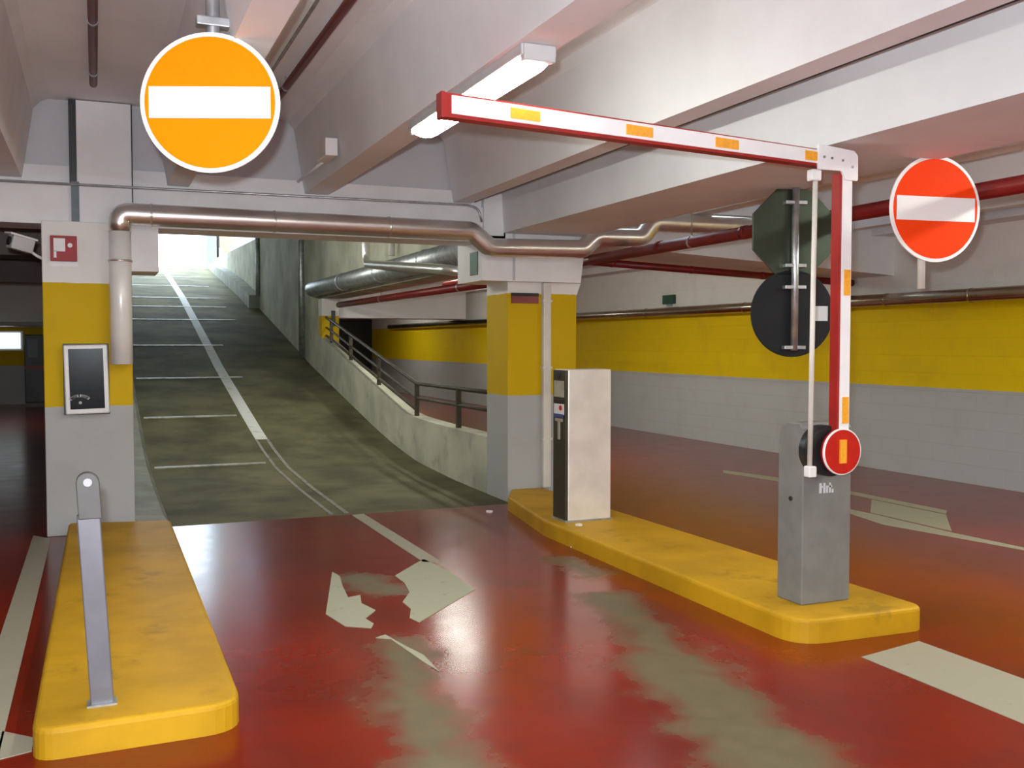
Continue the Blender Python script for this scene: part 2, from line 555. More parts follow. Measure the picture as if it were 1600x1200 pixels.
wall_prof(3.42, 3.68, [(24.6, zr(24.6) + .32), (27, zr(27) + .34), (30, zr(30) + .32), (33.8, zr(33.8) + .2)], m='kerb', name='trim_1')
wall_prof(0.05, 0.25, [(9.2, 5.4), (16, 5.4), (24.6, 5.4), (34.6, 6.2)], name='wall_ramp_left')
kb = MB()
rings = []
for y in (8.8, 10.4, 11.8, 12.8, 13.8, 16.2, 18.4):
    z = zr(y)
    rings.append([(0.24, y, z - .3), (0.55, y, z - .3), (0.55, y, z + .03), (0.50, y, z + .10), (0.24, y, z + .11)])
kb.ring_loft(rings, True, True, 0, False)
struct('trim_2', kb, M['kerb'])
# outside, past the top of the ramp
struct('landing', B(-14, 22, 34.5, 62, 3.6, 4.02), M['asphalt'])
single('neighbour_building', B(5.35, 7.4, 48, 54, 4.02, 12).box(7.4, 13, 47, 54, 4.02, 11), [M['facade2']], 'pale rendered building seen in daylight beyond the ramp top', 'building')
bp = thing('gate_post', 'pale blue post standing in daylight at the top of the ramp', 'post', (3.75, 36, 4.02))
part('post', B(3.58, 3.90, 35.9, 36.2, 4.02, 7), M['bluepost'], bp)
part('downpipe', MB().cyl((3.98, 36.0, 4.25), (3.98, 36.0, 7), .05), M['black'], bp, 'dark downpipe')
part('meter_box', B(4.0, 4.12, 35.9, 36.02, 4.55, 4.85, .01), M['plastwhite'], bp, 'small white box')
struct('wall_outside', B(4.05, 4.6, 37.5, 38, 4.0, 7.5), M['facade'])

# ------------------------------------------------------------------ pillars
t = thing('pillar', 'yellow and grey pillar left of the ramp, carrying the red fire box', 'pillar', (-0.06, 9.0, 0))
part('shaft', B(-0.385, 0.275, 8.69, 9.35, 0, 2.52, .008), M['pillar'], t)
part('corbel', MB().prism([(0.27, 2.14), (0.49, 2.14), (0.49, 2.5), (0.27, 2.5)], 'y', 8.745, 9.3), M['white'], t)
part('joint_strip', B(0.288, 0.30, 8.73, 8.80, 2.70, 3.49), M['black'], t)
part('upper_panel', B(-0.12, 0.29, 8.725, 8.83, 2.52, 3.49, .004), M['white'], t)
t = thing('pillar', 'yellow and grey pillar between the ramp and the right lane, behind the ticket machine', 'pillar', (4.04, 9.2, 0))
part('shaft', B(3.67, 4.41, 8.86, 9.42, 0, 2.16, .008), M['pillar'], t)
part('corbel', MB().prism([(3.36, 2.14), (4.40, 2.14), (4.46, 2.62), (3.36, 2.62)], 'y', 8.75, 9.42), M['white'], t)
part('upper_panel', B(3.37, 3.575, 8.72, 8.80, 2.56, 2.96, .004), M['white'], t)
part('bracket', MB().prism([(4.40, 1.98), (4.46, 2.14), (4.40, 2.14)], 'y', 8.87, 9.4), M['white'], t)
part('joint_strip', B(3.675, 3.70, 8.742, 8.752, 2.15, 2.6), M['infill'], t)
part('sticker', B(3.352, 3.362, 8.85, 9.05, 2.2, 2.42), M['greenp'], t, 'dark green sticker')

t = thing('pillar', 'far white and yellow wall end beside the ramp railing', 'pillar', (3.85, 17.6, 0))
part('shaft', B(3.676, 3.98, 17.42, 17.705, 1.45, 2.335, .005), M['pillar'], t)
part('fitting', B(3.84, 3.90, 17.36, 17.43, 1.85, 2.12), M['black'], t, 'small dark fitting')

# ------------------------------------------------------------------ kerb islands
def round_poly(pts, r, n=6):
    out = []
    k = len(pts)
    for i in range(k):
        a, b, c = Vector(pts[i - 1]), Vector(pts[i]), Vector(pts[(i + 1) % k])
        rr = r[i] if isinstance(r, (list, tuple)) else r
        u, v = (a - b).normalized(), (c - b).normalized()
        if rr <= 0:
            out.append(tuple(b))
            continue
        ang = u.angle(v)
        tt = rr / math.tan(ang / 2)
        p0, p1 = b + u * tt, b + v * tt
        for j in range(n + 1):
            q = j / n
            out.append(tuple((1 - q) ** 2 * p0 + 2 * q * (1 - q) * b + q * q * p1))
    return out
single('kerb_island', MB().prism(round_poly([(-0.245, 4.0), (0.52, 4.02), (0.535, 8.42), (-0.225, 8.6)], [.10, .16, .08, .05]), 'z', 0, .12, bev=.022, bev_top=True, seg=3),
       M['island'], 'low yellow kerb island in the left foreground with the grey post on it', 'kerb', 'yellow kerb islands')
single('kerb_island', MB().prism(round_poly([(3.28, 4.05), (4.12, 4.02), (4.03, 8.85), (3.70, 8.85), (3.50, 8.45), (3.30, 7.2)], [.2, .10, .02, .02, .1, .3]), 'z', 0, .13, bev=.022, bev_top=True, seg=3),
       M['island'], 'long yellow kerb island carrying the barrier and ticket machine', 'kerb', 'yellow kerb islands')

# ------------------------------------------------------------------ barrier
t = thing('parking_barrier', 'grey barrier cabinet with raised red and white folding arm', 'barrier', (3.66, 4.39, .13))
arch = [(4.29, .13), (4.50, .13), (4.50, 1.02)]
for k in range(1, 9):
    a = k / 9 * PI / 2
    arch.append((4.40 + .10 * math.cos(a), 1.02 + .10 * math.sin(a)))
arch += [(4.32, 1.12), (4.29, 1.09)]
part('cabinet', MB().prism(arch, 'x', 3.495, 3.825, bev=.008), M['cab'], t)
part('lock', MB().cyl((3.497, 4.385, .70), (3.487, 4.385, .70), .012), M['black'], t, 'black lock on the side')
lg = MB()
for (x0, x1, z0, z1) in ((3.605, 3.620, .735, .79), (3.620, 3.635, .765, .775), (3.632, 3.645, .735, .79), (3.652, 3.662, .735, .775), (3.666, 3.69, .765, .775), (3.672, 3.682, .735, .79), (3.69, 3.70, .735, .755)):
    lg.box(x0, x1, 4.286, 4.291, z0, z1)
part('emblem', lg, M['infill'], t, 'small white maker mark')
hub = part('hub', MB().cyl((3.60, 4.291, .975), (3.60, 4.19, .975), .135, 40), M['black'], t, 'black rotating hub')
disc = part('hub_disc', MB().cyl((3.63, 4.168, .975), (3.63, 4.14, .975), .122, 40), M['redplast'], t, 'round red cover disc')
part('disc_rim', MB().ring_loft([[(3.63 + math.cos(a) * rr, yy, .975 + math.sin(a) * rr) for a in [2 * PI * k / 48 for k in range(48)]] for rr, yy in ((.1235, 4.150), (.1235, 4.1375), (.117, 4.1375))], True, False), M['plastwhite'], disc)
part('disc_reflector', B(3.609, 3.651, 4.13, 4.142, .915, 1.04), M['reflector'], disc, 'orange strip reflector')
va = part('upright_arm', B(3.598, 3.682, 4.150, 4.215, 1.06, 2.44, .004), M['armred'], t, 'upright red arm section with a white face')
part('white_face', B(3.612, 3.674, 4.144, 4.152, 1.09, 2.43), M['armwhite'], va)
for z0, z1 in ((1.125, 1.265), (1.80, 1.935), (2.405, 2.45)):
    part('reflector', B(3.627, 3.668, 4.140, 4.146, z0, z1), M['reflector'], va)
part('elbow_plate', MB().prism(round_poly([(3.445, 2.445), (3.60, 2.445), (3.62, 2.40), (3.705, 2.40), (3.705, 2.53), (3.68, 2.555), (3.445, 2.575)], [.01, .02, .02, .01, .02, .02, .01], 4), 'y', 4.135, 4.15, bev=.003), M['armwhite'], t, 'white elbow plate')
for x, z in ((3.48, 2.51), (3.53, 2.507), (3.60, 2.50), (3.665, 2.47)):
    part('elbow_bolt', MB().cyl((x, 4.136, z), (x, 4.130, z), .007, 10), M['galv'], t)
def slant(x0, x1, zc0, zc1, h0, h1, y0, y1):
    mb = MB()
    mb._add([(x0, y0, zc0 - h0), (x1, y0, zc1 - h1), (x1, y1, zc1 - h1), (x0, y1, zc0 - h0), (x0, y0, zc0 + h0), (x1, y0, zc1 + h1), (x1, y1, zc1 + h1), (x0, y1, zc0 + h0)],
            [(3, 2, 1, 0), (4, 5, 6, 7), (0, 1, 5, 4), (1, 2, 6, 5), (2, 3, 7, 6), (3, 0, 4, 7)])
    return mb
def zc(x):
    return 2.592 + (2.508 - 2.592) * (x - 1.43) / (3.445 - 1.43)
ha = part('folded_arm', slant(1.42, 3.50, zc(1.42), zc(3.50), .053, .043, 4.150, 4.215), M['armred'], t, 'horizontal red arm section with a white face')
part('white_face', slant(1.452, 3.46, zc(1.452) + .003, zc(3.46) + .003, .040, .034, 4.143, 4.152), M['armwhite'], ha)
for x0, x1 in ((1.73, 1.875), (2.32, 2.465), (2.82, 2.955), (3.365, 3.44)):
    part('reflector', slant(x0, x1, zc(x0) + .002, zc(x1) + .002, .024, .023, 4.138, 4.145), M['reflector'], ha)
part('end_cap', slant(1.405, 1.422, zc(1.41), zc(1.42), .056, .056, 4.147, 4.218), M['armred'], ha)
rod = part('linkage_rod', MB().cyl((3.449, 4.18, .90), (3.463, 4.18, 2.43), .0135, 14), M['conduit'], t, 'slim white linkage rod')
part('rod_clevis', B(3.428, 3.478, 4.155, 4.205, .845, .905, .008), M['plastwhite'], rod)
part('rod_clevis', B(3.425, 3.485, 4.155, 4.205, 2.39, 2.45, .008), M['plastwhite'], rod)

# ------------------------------------------------------------------ ticket machine
t = thing('ticket_machine', 'tall brushed steel ticket machine on the long yellow island', 'ticket machine', (3.6, 7.15, .13))
part('housing', B(3.425, 3.805, 7.02, 7.27, .13, 1.34, .006), M['steel'], t)
fp = part('front_panel', B(3.405, 3.427, 7.03, 7.26, .13, 1.335, .003), M['brown'], t, 'dark brown operating panel facing the ramp lane')
part('display', B(3.398, 3.407, 7.06, 7.23, 1.12, 1.25), M['beige'], fp, 'pale display window')
part('ticket_slot', B(3.396, 3.407, 7.06, 7.23, 1.075, 1.10), M['black'], fp, 'black ticket slot')
part('label_plate', B(3.398, 3.407, 7.06, 7.23, .98, 1.065), M['plastwhite'], fp, 'white label plate')
part('label_stripe', B(3.394, 3.400, 7.06, 7.23, .955, .985), M['blue'], fp, 'blue stripe')
part('push_button', MB().cyl((3.407, 7.10, 1.035), (3.390, 7.10, 1.035), .02, 16), M['redplast'], fp, 'red push button')
part('card_guide', B(3.398, 3.407, 7.125, 7.165, .78, .93, .004), M['beige'], fp, 'narrow pale vertical guide')
part('small_plate', B(3.398, 3.407, 7.08, 7.21, .925, .95), M['beige'], fp)
part('lens', MB().cyl((3.407, 7.15, 1.29), (3.394, 7.15, 1.29), .022, 16), M['black'], fp)
part('base_flange', B(3.395, 3.815, 7.01, 7.28, .13, .145), M['galv'], t)

# ------------------------------------------------------------------ post on the near island
t = thing('photocell_post', 'slim grey metal post with rounded head on the near yellow island', 'post', (0, 4.21, .12))
ln = Matrix.Shear('XY', 4, (0, 0))
SH = Matrix(((1, 0, -.052, .052 * .12), (0, 1, 0.02, -.02 * .12), (0, 0, 1, 0), (0, 0, 0, 1)))
part('post', MB().box(-.042, .044, 4.19, 4.235, .12, .875, .005, T=SH), M['bollard'], t)
hp = [(-.036, .86), (.050, .86)]
for k in range(13):
    a = PI * k / 12
    hp.append((.007 + .043 * math.cos(a), 1.00 + .043 * math.sin(a)))
hd = part('head', MB().prism(hp, 'y', 4.183, 4.24, bev=.004, T=SH), M['bollarddark'], t, 'darker rounded head')
part('lens', MB().cyl(SH @ Vector((.007, 4.184, 1.005)), SH @ Vector((.007, 4.176, 1.005)), .016, 16), M['infill'], hd)
part('foot_plate', B(-.055, .055, 4.17, 4.25, .12, .128), M['galv'], t)

# ------------------------------------------------------------------ round signs
def frame_T(c, yaw):
    return Matrix.Translation(c) @ Matrix.Rotation(yaw, 4, 'Z')
def no_entry(c, yaw, r, face_m, label, face_label, pole):
    T = frame_T(c, yaw)
    t = thing('no_entry_sign', label, 'road sign', c, 'no entry signs')
    def xf(mb):
        bmesh.ops.transform(mb.bm, matrix=T, verts=mb.bm.verts)
        return mb
    part('plate', xf(MB().cyl((0, .012, 0), (0, 0, 0), r, 64)), M['signwhite'], t, 'white rimmed plate')
    part('face', xf(MB().cyl((0, 0, 0), (0, -.003, 0), r * .935, 64)), face_m, t, face_label)
    part('bar', xf(B(-r * .87, r * .87, -.0055, -.001, -r * .225, r * .225)), M['signwhite'], t, 'white horizontal bar')
    part('clamp', xf(B(-.06, .06, .011, .045, -.13, -.10)), M['galv'], t)
    part('clamp', xf(B(-.06, .06, .011, .045, .10, .13)), M['galv'], t)
    x, y, z0, z1, pr_, m = pole
    part('pole', MB().cyl((x, y, z0), (x, y, z1), pr_, 20), m, t)
    return t, T
CAMP = Vector((0, 0, 1.55))
def along(px, py, d):
    fw = Vector((math.sin(YAW) * math.cos(PITCH), math.cos(YAW) * math.cos(PITCH), -math.sin(PITCH)))
    rt = Vector((math.cos(YAW), -math.sin(YAW), 0))
    up = rt.cross(fw)
    return CAMP + (fw + rt * ((px - 800) / F_PX) - up * ((py - 600) / F_PX)) * d
c = Vector((0.47, 4.49, 2.586))
lt, _ = no_entry(c, -YAW + math.radians(1), .30, M['orange'], 'round no entry sign, its red painted orange for flash glare, hanging over the left kerb island', 'red face painted orange for flash glare', (.49, 4.535, 2.32, 3.5, .030, M['galv']))
part('pole_bracket', B(.42, .56, 4.50, 4.57, 2.92, 2.96, .005), M['galv'], lt)
part('ceiling_plate', B(.42, .56, 4.47, 4.60, 3.485, 3.5), M['galv'], lt)
c = Vector((4.405, 4.29, 2.31))
no_entry(c, math.radians(-7), .30, M['redsign'], 'round red and white no entry sign hanging over the right lane', 'red face', (4.36, 4.345, 1.86, 2.6, .022, M['conduit']))

t = thing('hanging_sign_pair', 'dark backs of an octagonal and a round sign hung behind the barrier arm', 'road sign', (4.34, 5.42, 1.68))
T = frame_T(Vector((4.34, 5.44, 0)), math.radians(-14))
def xf(mb):
    bmesh.ops.transform(mb.bm, matrix=T, verts=mb.bm.verts)
    return mb
def ngon(n, r, cz, y0, y1, ph=0):
    return MB().prism([(r * math.cos(2 * PI * (k + ph) / n), cz + r * math.sin(2 * PI * (k + ph) / n)) for k in range(n)], 'y', y0, y1, bev=.003)
part('octagonal_plate', xf(ngon(8, .312, 2.295, .02, .034, .5)), M['signgreen'], t, 'dull green grey octagonal plate')
part('round_plate', xf(ngon(48, .295, 1.75, .02, .034)), M['signback'], t, 'near black round plate')
part('pole', xf(MB().cyl((0, -.012, 1.50), (0, -.012, 2.6), .024, 18)), M['galv'], t)
for z in (2.49, 2.07, 1.925, 1.52):
    part('clamp', xf(B(-.075, .075, -.03, .022, z - .012, z + .012, .003)), M['galv'], t)
part('sticker', xf(B(.14, .25, .014, .0205, 1.70, 1.80)), M['infill'], t, 'small grey sticker')

# ------------------------------------------------------------------ items on the left pillar
t = thing('fire_alarm_box', 'small red box with white pictogram on the left pillar', 'alarm', (-.225, 8.68, 2.19))
part('case', B(-.322, -.128, 8.655, 8.69, 2.20, 2.40, .004), M['boxred'], t)
pm = B(-.297, -.213, 8.650, 8.656, 2.275, 2.378).box(-.297, -.277, 8.650, 8.656, 2.225, 2.28)
part('pictogram', pm, M['plastwhite'], t, 'white pictogram')
part('pictogram_dot', MB().cyl((-.178, 8.656, 2.325), (-.178, 8.648, 2.325), .018, 16), M['plastwhite'], t)
part('caption_plate', B(-.325, -.128, 8.68, 8.69, 2.155, 2.193), M['plastwhite'], t, 'narrow pale caption plate')
t = thing('intercom_panel', 'white framed glossy black panel on the left pillar', 'intercom', (-.065, 8.66, .98))
TI = Matrix.Translation((-.065, 0, 1.26)) @ Matrix.Rotation(math.radians(-1.2), 4, 'Y') @ Matrix.Translation((.065, 0, -1.26))
part('frame', MB().box(-.235, .088, 8.60, 8.69, .985, 1.535, .010, T=TI), M['plastwhite'], t)
part('screen', MB().box(-.200, .054, 8.594, 8.604, 1.025, 1.505, .002, T=TI), M['screen'], t, 'glossy black panel')
am = MB()
for a0, a1 in ((150, 100), (88, 36)):
    for k in range(6):
        aa = math.radians(a0 + (a1 - a0) * (k + .5) / 6)
        am.box(-.009, .009, 8.590, 8.596, -.011, .011, T=Matrix.Translation((-.125 + .08 * math.cos(aa), 0, 1.075 + .055 * math.sin(aa))) @ Matrix.Rotation(PI / 2 - aa, 4, 'Y'))
part('arc_print', am, M['mark'], t, 'arc of small pale print')
part('small_mark', MB().cyl((-.122, 8.596, 1.075), (-.122, 8.590, 1.075), .012, 12), M['mark'], t)
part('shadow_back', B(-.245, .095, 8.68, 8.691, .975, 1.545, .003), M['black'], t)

# security camera on the side of the left pillar
t = thing('security_camera', 'grey boxed security camera bracketed off the left pillar', 'camera', (-.47, 8.75, 2.22))
TC = Matrix.Translation((-.52, 8.72, 2.325)) @ Matrix.Rotation(math.radians(14), 4, 'Y') @ Matrix.Rotation(math.radians(25), 4, 'Z')
part('housing', MB().box(-.10, .07, -.06, .06, -.055, .055, .012, T=TC), M['lampbody'], t)
part('hood', MB().box(-.13, .08, -.07, .07, .05, .066, .004, T=TC), M['plastwhite'], t)
part('lens', MB().cyl(TC @ Vector((-.10, 0, 0)), TC @ Vector((-.112, 0, 0)), .035, 16), M['black'], t)
part('bracket', MB().tube([(-.38, 8.75, 2.22), (-.42, 8.75, 2.24), (-.50, 8.72, 2.30)], .012, 10), M['plastwhite'], t)

t = thing('notice_plate', 'small dark red plate high on the middle pillar', 'plate', (3.85, 8.85, 1.93))
part('plate', B(3.705, 3.99, 8.845, 8.861, 1.935, 2.03), M['rust'], t)
part('top_edge', B(3.705, 3.99, 8.838, 8.861, 2.005, 2.035), M['black'], t, 'black top edge')
t = thing('cable_conduit', 'vertical cream conduit down the front of the middle pillar', 'conduit', (4.06, 8.83, .13))
part('pipe', B(4.02, 4.105, 8.79, 8.858, .13, 2.138, .012), M['conduit'], t)
for z in (.6, 1.3, 1.95):
    part('clip', B(4.012, 4.113, 8.786, 8.858, z, z + .02), M['conduit'], t)

# ------------------------------------------------------------------ pipes
def pipe(name, pts, r, m, label, cat='pipe', fil=0.0, joints=(), n=20, hangers=()):
    L = Vector(pts[0])
    t = thing(name, label, cat, tuple(L))
    part('pipe_run', MB().tube(pts, r, n, fil), m, t)
    for (p0, p1) in joints:
        part('joint_band', MB().cyl(p0, p1, r * 1.07, n), m, t)
    for (p, z) in hangers:
        part('hanger', MB().cyl(p, (p[0], p[1], z), .006, 8).cyl((p[0], p[1] - .012, p[2]), (p[0], p[1] + .012, p[2]), r * 1.08, 14), M['galv'], t)
    return t
zp = 2.60
lp = pipe('lagged_pipe', [(.19, 8.57, 2.44), (.19, 8.57, 2.585), (3.20, 8.57, 2.575), (3.37, 8.57, 2.43), (4.33, 8.57, 2.45), (4.47, 8.57, 2.575), (4.98, 8.57, 2.585), (5.10, 8.57, 2.745), (6.3, 8.57, 2.76), (6.3, 9.2, 2.76)],
     .088, M['foil'], 'shiny lagged pipe running down the left pillar and across above the ramp', fil=.13,
     joints=[((.19, 8.57, 2.20), (.19, 8.57, 2.215)), ((.42, 8.57, 2.584), (.435, 8.57, 2.584)), ((1.4, 8.57, 2.581), (1.415, 8.57, 2.581)), ((2.4, 8.57, 2.578), (2.415, 8.57, 2.578))],
     n=28)
part('down_pipe', MB().tube([(.19, 8.57, 1.38), (.19, 8.57, 2.44)], .084, 28), M['downpipe'], lp, 'vertical pipe section with its highlight painted pale')
pipe('thin_conduit', [(-6, 8.697, 2.785), (3.2, 8.697, 2.83), (3.31, 8.697, 2.80), (3.34, 8.697, 2.68)], .011, M['galv'], 'thin grey conduit along the lintel above the lagged pipe', 'conduit', fil=.08, n=8)
t = thing('dark_slit_strip', 'dark vertical strip beside the panel above the left pillar', 'conduit', (-.147, 8.74, 2.52))  # dark strip set in the narrow slit beside the panel
part('upper_length', B(-.175, -.122, 8.72, 8.84, 2.84, 3.49), M['black'], t, 'black upper length')
part('lower_length', B(-.165, -.105, 8.71, 8.76, 2.52, 2.84), M['slate'], t, 'slate grey lower length')
pipe('wall_pipe', [(8.72, -2, 2.065), (8.72, 31, 2.065)], .075, M['wallpipe'], 'long steel pipe along the top of the yellow band on the right wall',
     joints=[((8.72, y, 2.065), (8.72, y + .025, 2.065)) for y in (5.0, 7.96, 9.2, 12.0, 14.8, 17.5)])
pipe('sprinkler_pipe', [(4.8, -1, 2.455), (4.8, 6.6, 2.432), (4.8, 14.0, 2.405)], .052, M['red_pipe'], 'thick red sprinkler pipe under the right lane ceiling',
     joints=[((4.8, y, 2.434), (4.8, y + .06, 2.434)) for y in (3.4, 6.6, 7.9)], hangers=[((4.8, 3.0, 2.44), 3.5), ((4.8, 7.4, 2.43), 3.5), ((4.8, 12.5, 2.41), 2.95)])
pipe('sprinkler_branch', [(4.92, 9.9, 2.465), (8.8, 9.9, 2.305)], .042, M['red_pipe'], 'thin red sprinkler branch crossing toward the right wall',
     joints=[((x, 9.9, 2.465 - (x - 4.92) * .0412), (x + .05, 9.9, 2.465 - (x - 4.87) * .0412)) for x in (5.35, 6.4, 7.4)])
pipe('sprinkler_pipe', [(.012, -2, 3.44), (.012, 7.93, 3.44)], .028, M['red_pipe'], 'thin dark red pipe under the ceiling left of the flash-orange sign',
     hangers=[((.012, 6.4, 3.44), 3.5), ((.012, 7.6, 3.44), 3.5)], n=12)
pipe('sprinkler_pipe', [(1.31, -2, 3.42), (1.31, 8.3, 3.42)], .028, M['red_pipe'], 'thin red pipe under the ceiling right of the flash-orange sign', hangers=[((1.31, 5.2, 3.42), 3.5), ((1.31, 7.4, 3.42), 3.5)], n=12)
pipe('thin_conduit', [(1.17, -2, 3.46), (1.17, 8.3, 3.46)], .011, M['galv'], 'thin grey ceiling conduit between the flash-orange sign and red pipe', 'conduit', n=8)
pipe('sprinkler_pipe', [(4.437, 1.0, 2.615), (4.437, 8.1, 2.615)], .012, M['red_pipe'], 'slim red pipe along the lower right edge of the deep girder', n=10)
pipe('thin_conduit', [(3.278, -2, 2.868), (3.278, 8.72, 2.868)], .009, M['black'], 'thin black cable along the lower edge of the beam beside the deep girder', 'joint', n=8)  # black tube drawn where a dark gap runs between beam and girder
# pipes along the right side of the ramp, seen behind the middle pillar
pipe('air_duct', [(3.55, 9.7, 2.50), (3.55, 17.6, 2.50), (3.66, 17.9, 2.50)], .13, M['galv'], 'dull grey duct along the ramp side girder behind the pillar', fil=.1, n=24,
     joints=[((3.55, y, 2.50), (3.55, y + .03, 2.50)) for y in (11.0, 13.0, 15.2)])
pipe('lagged_pipe', [(3.34, 13.0, 3.9), (3.34, 13.0, 2.60), (3.34, 9.75, 2.31), (3.66, 9.7, 2.27)], .055, M['foil'], 'thin shiny pipe dropping beside the ramp and bending behind the middle pillar', fil=.15, n=16)
pipe('lagged_pipe', [(3.58, 12.6, 3.9), (3.58, 12.6, 2.69)], .045, M['conduit'], 'short cream pipe dropping onto the grey duct', n=12)
pipe('sprinkler_pipe', [(3.95, 9.6, 2.20), (3.95, 17.3, 2.22)], .05, M['red_pipe'], 'dark red pipe under the ramp side girder', n=12, hangers=[((3.95, 11.0, 2.205), 2.34), ((3.95, 14.5, 2.21), 2.34)])
pipe('drain_pipe', [(3.60, 18.9, zr(18.9) + .02), (3.60, 18.9, 4.6)], .055, M['galv'], 'grey drain pipe on the ramp wall nearest the railing', n=14, joints=[((3.6, 18.9, 3.55), (3.6, 18.9, 3.62))])
pipe('drain_pipe', [(3.62, 24.5, zr(24.5) + .3), (3.62, 24.5, 4.1)], .05, M['galv'], 'grey drain pipe on the ramp wall below the daylight gap', n=12)

# junction box on the lamp beam
t = thing('junction_box', 'small pale junction box on the side of the lamp beam', 'electrical box', (1.68, 7.45, 2.92))
part('case', B(1.575, 1.668, 7.3, 7.62, 2.93, 3.06, .008), M['plastwhite'], t)
part('conduit_stub', MB().tube([(1.64, 7.60, 2.95), (1.64, 8.3, 2.95), (1.64, 8.72, 2.95)], .012, 8), M['plastwhite'], t)

# ------------------------------------------------------------------ lamps
def fluo(x, y0, y1, z, label, axis='y', hw=.085, wall=False):
    cx, cy = (x, (y0 + y1) / 2)
    L = (y1 - y0)
    t = thing('fluorescent_lamp', label, 'lamp', (cx, cy, z - .1), 'fluorescent ceiling lamps')
    R = Matrix.Translation((cx, cy, z)) @ (Matrix.Rotation(PI / 2, 4, 'Z') if axis == 'x' else Matrix.Rotation(-PI / 2, 4, 'Y') if wall else Matrix.Identity(4))
    part('housing', MB().box(-hw, hw, -L / 2, L / 2, -.05, 0, .006, T=R), M['lampbody'], t)
    out = []
    n = 8
    rings = []
    for yy, s in ((-L / 2 + .03, .55), (-L / 2 + .05, .85), (-L / 2 + .10, 1), (L / 2 - .10, 1), (L / 2 - .05, .85), (L / 2 - .03, .55)):
        ring = []
        for k in range(n + 1):
            a = PI * k / n
            ring.append(R @ Vector((math.cos(a) * hw * .93 * (0.6 + .4 * s), yy, -.048 - math.sin(a) * .055 * s)))
        rings.append(ring)
    part('diffuser', MB().ring_loft(rings, True, True), M['lamp'], t, 'lit white diffuser')
    part('end_cap', MB().box(-hw * .9, hw * .9, -L / 2 - .012, -L / 2 + .035, -.075, -.002, .006, T=R), M['lampbody'], t)
    part('end_cap', MB().box(-hw * .9, hw * .9, L / 2 - .035, L / 2 + .012, -.075, -.002, .006, T=R), M['lampbody'], t)
    return t
fluo(1.815, 4.02, 5.72, 2.86, 'lit fluorescent lamp under the beam behind the barrier arm tip')
HID = 'added fluorescent fill lamp out of view under a ceiling beam'  # unseen lamps added to brighten the walls, ceiling and signs
for x, y in ((1.815, -2.2), (-3.015, -1.2), (5.71, -.6), (5.71, 2.3), (6.94, 3.4)):
    fluo(x, y, y + 1.6, 2.86, HID)
fluo(5.0, 13.2, 14.8, 2.95, 'fluorescent lamp added unseen in the right bay beyond the cross beam')  # hidden fill lamp added to light the right bay
fluo(-3.2, 19.8, 21.4, 3.2, 'lit fluorescent lamp deep in the left bay')
fluo(5.0, 10.7, 12.3, 2.95, 'fluorescent lamp added unseen in the right bay just past the middle pillar')  # unseen lamp added to lift the floor behind the pillar
fluo(6.5, 20.6, 22.2, 2.95, 'fluorescent lamp added unseen far down the right bay')  # extra lamp hidden behind the cross beam to light the far stretch
fluo(6.5, 27.0, 28.6, 2.95, 'lit fluorescent lamp at the far end of the right bay')
for y, z in ((10.6, 3.0), (13.6, 3.0)):  # ramp lamps added out of view, facing the opposite wall to brighten it
    fluo(.25, y, y + 1.6, z, 'fluorescent lamp added out of view on the left wall of the ramp', wall=True)

# ------------------------------------------------------------------ railing on the parapet
t = thing('handrail', 'dark metal railing on the ramp parapet behind the middle pillar', 'railing', (3.77, 9.4, .6))
xr_ = 3.75
part('top_rail', MB().tube([(xr_, 9.35, 1.04), (xr_, 12.07, 1.035), (xr_, 16.8, 1.90), (xr_, 17.4, 2.0)], .024, 10), M['rail'], t)
part('middle_rail', MB().tube([(xr_, 9.35, .85), (xr_, 12.07, .85), (xr_, 16.8, 1.72), (xr_, 17.4, 1.82)], .018, 10), M['rail'], t)
part('lower_rail', MB().tube([(xr_, 12.07, .70), (xr_, 16.8, 1.57), (xr_, 17.4, 1.68)], .022, 10), M['rail'], t)
for y, zb, ztp in ((10.5, .59, 1.04), (12.07, .60, 1.04), (13.9, .93, 1.37), (15.6, 1.27, 1.68), (17.0, 1.55, 1.93)):
    part('rail_post', B(xr_ - .025, xr_ + .025, y - .025, y + .025, zb, ztp), M['rail'], t)

# ------------------------------------------------------------------ floor markings
def poly_mark(name, polys, m, label, cat='floor marking', group=None, th=.003):
    mb = MB()
    for pl in polys:
        mb.prism(pl, 'z', 0.0, th)
    return single(name, mb, m, label, cat, group)
poly_mark('lane_line', [[(-.50, -2.0), (-.37, -2.0), (-.355, 8.6), (-.49, 8.8)], [(-.37, 4.08), (-.37, 4.38), (-.25, 4.26), (-.25, 4.12)]], M['line'], 'worn white line left of the near yellow island')
poly_mark('lane_line', [[(2.10, 8.74), (2.215, 8.76), (2.235, 6.60), (2.11, 6.66)]], M['line'], 'worn white line leading from the ramp foot to the broken arrow')
poly_mark('lane_line', [[(3.46, 3.79), (3.46, -1.0), (3.93, -1.0), (3.92, 3.88)]], M['line'], 'broad white line ahead of the long yellow island')
def W(px, py):
    d = along(px, py, 1.0) - CAMP
    k = -CAMP.z / d.z
    q = CAMP + d * k
    return (q.x, q.y)
ARR = {
 'a': [(519, 894), (509, 960), (539, 979), (580, 982), (584, 975), (571, 967), (587, 954), (565, 943), (563, 930), (544, 934), (535, 915), (531, 900)],
 'b': [(649, 881), (662, 874), (700, 892), (743, 921), (655, 973), (640, 966), (642, 952), (629, 941), (640, 926), (632, 911), (617, 900)],
 'c': [(587, 997), (602, 992), (632, 1009), (662, 1024), (687, 1050), (662, 1035), (632, 1014), (610, 999)],
}
poly_mark('arrow_marking', [[W(*q) for q in ARR[k]] for k in 'abc'], M['arrow'], 'broken worn white arrow in the ramp lane')
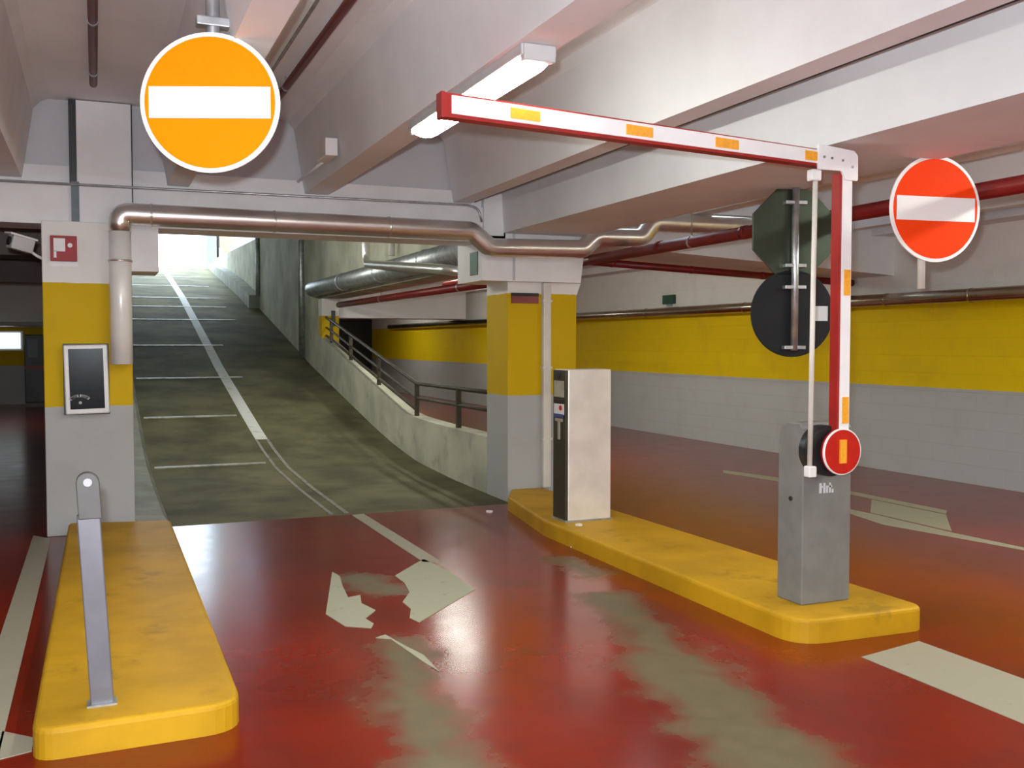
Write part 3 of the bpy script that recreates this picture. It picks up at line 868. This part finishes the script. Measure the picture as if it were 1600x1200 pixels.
poly_mark('arrow_marking', [[W(*q) for q in pl] for pl in (
    [(1130, 735), (1222, 747), (1330, 768), (1480, 798), (1478, 803), (1330, 773), (1222, 753), (1130, 739)],
    [(1362, 781), (1478, 804.5), (1487, 830), (1360, 801)],
    [(1322, 795), (1362, 803), (1490, 833), (1600, 856), (1600, 860), (1480, 838), (1380, 820), (1322, 801)])], M['arrow'], 'pale arrow marking in the right lane behind the barrier')
# centre line of the ramp: solid higher up, faded to two edges near the foot
rl = ramp_strip(1.93, 2.09, [13.4 + i * (34.0 - 13.4) / 60 for i in range(61)], .006, .008)
ysl = [8.85 + i * (13.4 - 8.85) / 24 for i in range(25)]
rl = ramp_strip(1.92, 1.955, ysl, .006, .008, 1, rl)
rl = ramp_strip(2.06, 2.10, ysl, .006, .008, 1, rl)
single('ramp_centre_line', rl, [M['rline'], M['rline2']], 'white centre line running up the ramp, faded near its foot', 'floor marking')

# scraps of paper round the long island
for i, (px, py, z, lab) in enumerate(((880, 843, 0, 'tiny white paper scrap on the red floor at the island edge'),
                                      (897, 855, 0, 'second white paper scrap on the red floor, nearest the grey worn patch'),
                                      (904, 821, .13, 'tiny white paper scrap on the long island below the ticket machine'),
                                      (765, 800, 0, 'white paper scrap on the red floor by the middle pillar foot'))):
    d = along(px, py, 1.0) - CAMP
    k = (z - CAMP.z) / d.z
    q = CAMP + d * k
    s = .035
    pl = [(q.x + s * math.cos(a + i) * random.uniform(.6, 1.1), q.y + s * 1.2 * math.sin(a + i) * random.uniform(.6, 1.1)) for a in (0, 1.1, 2.3, 3.4, 4.6, 5.5)]
    single('paper_scrap', MB().prism(pl, 'z', z, z + .012), M['paper'], lab, 'litter', 'paper scraps')

# ------------------------------------------------------------------ far ends
t = struct('window_1', B(-2.9, -1.70, 27.95, 28.0, 1.36, 1.85), M['white'])
part('pane', B(-2.85, -1.76, 27.93, 27.96, 1.41, 1.81), M['pane'], t)
t = thing('utility_cabinet', 'dark upright cabinet against the far wall at the left edge of the pillar', 'cabinet', (-1.32, 26.8, 0))
part('case', B(-1.60, -1.0, 26.6, 27.1, .1, 1.75, .02), M['black'], t)
part('panel', B(-1.52, -1.3, 26.585, 26.602, 1.2, 1.65), M['slate'], t, 'slate display panel')
part('strip', B(-1.6, -1.0, 26.58, 26.602, .92, 1.0), M['rust'], t, 'red brown strip')
part('foot', B(-1.58, -1.02, 26.62, 27.08, 0, .1), M['brown'], t)
pipe('wall_pipe', [(-9, 27.7, 2.02), (-.2, 27.7, 2.02)], .06, M['steel'], 'pale pipe across the far left wall above the bright window', n=12)
t = thing('exit_sign', 'tiny dark green sign high on the right wall', 'sign', (8.84, 14.28, 2.22))
part('plate', B(8.80, 8.85, 14.1, 14.45, 2.20, 2.35, .006), M['greenp'], t)
part('fixing', B(8.82, 8.85, 14.2, 14.35, 2.16, 2.20), M['galv'], t)
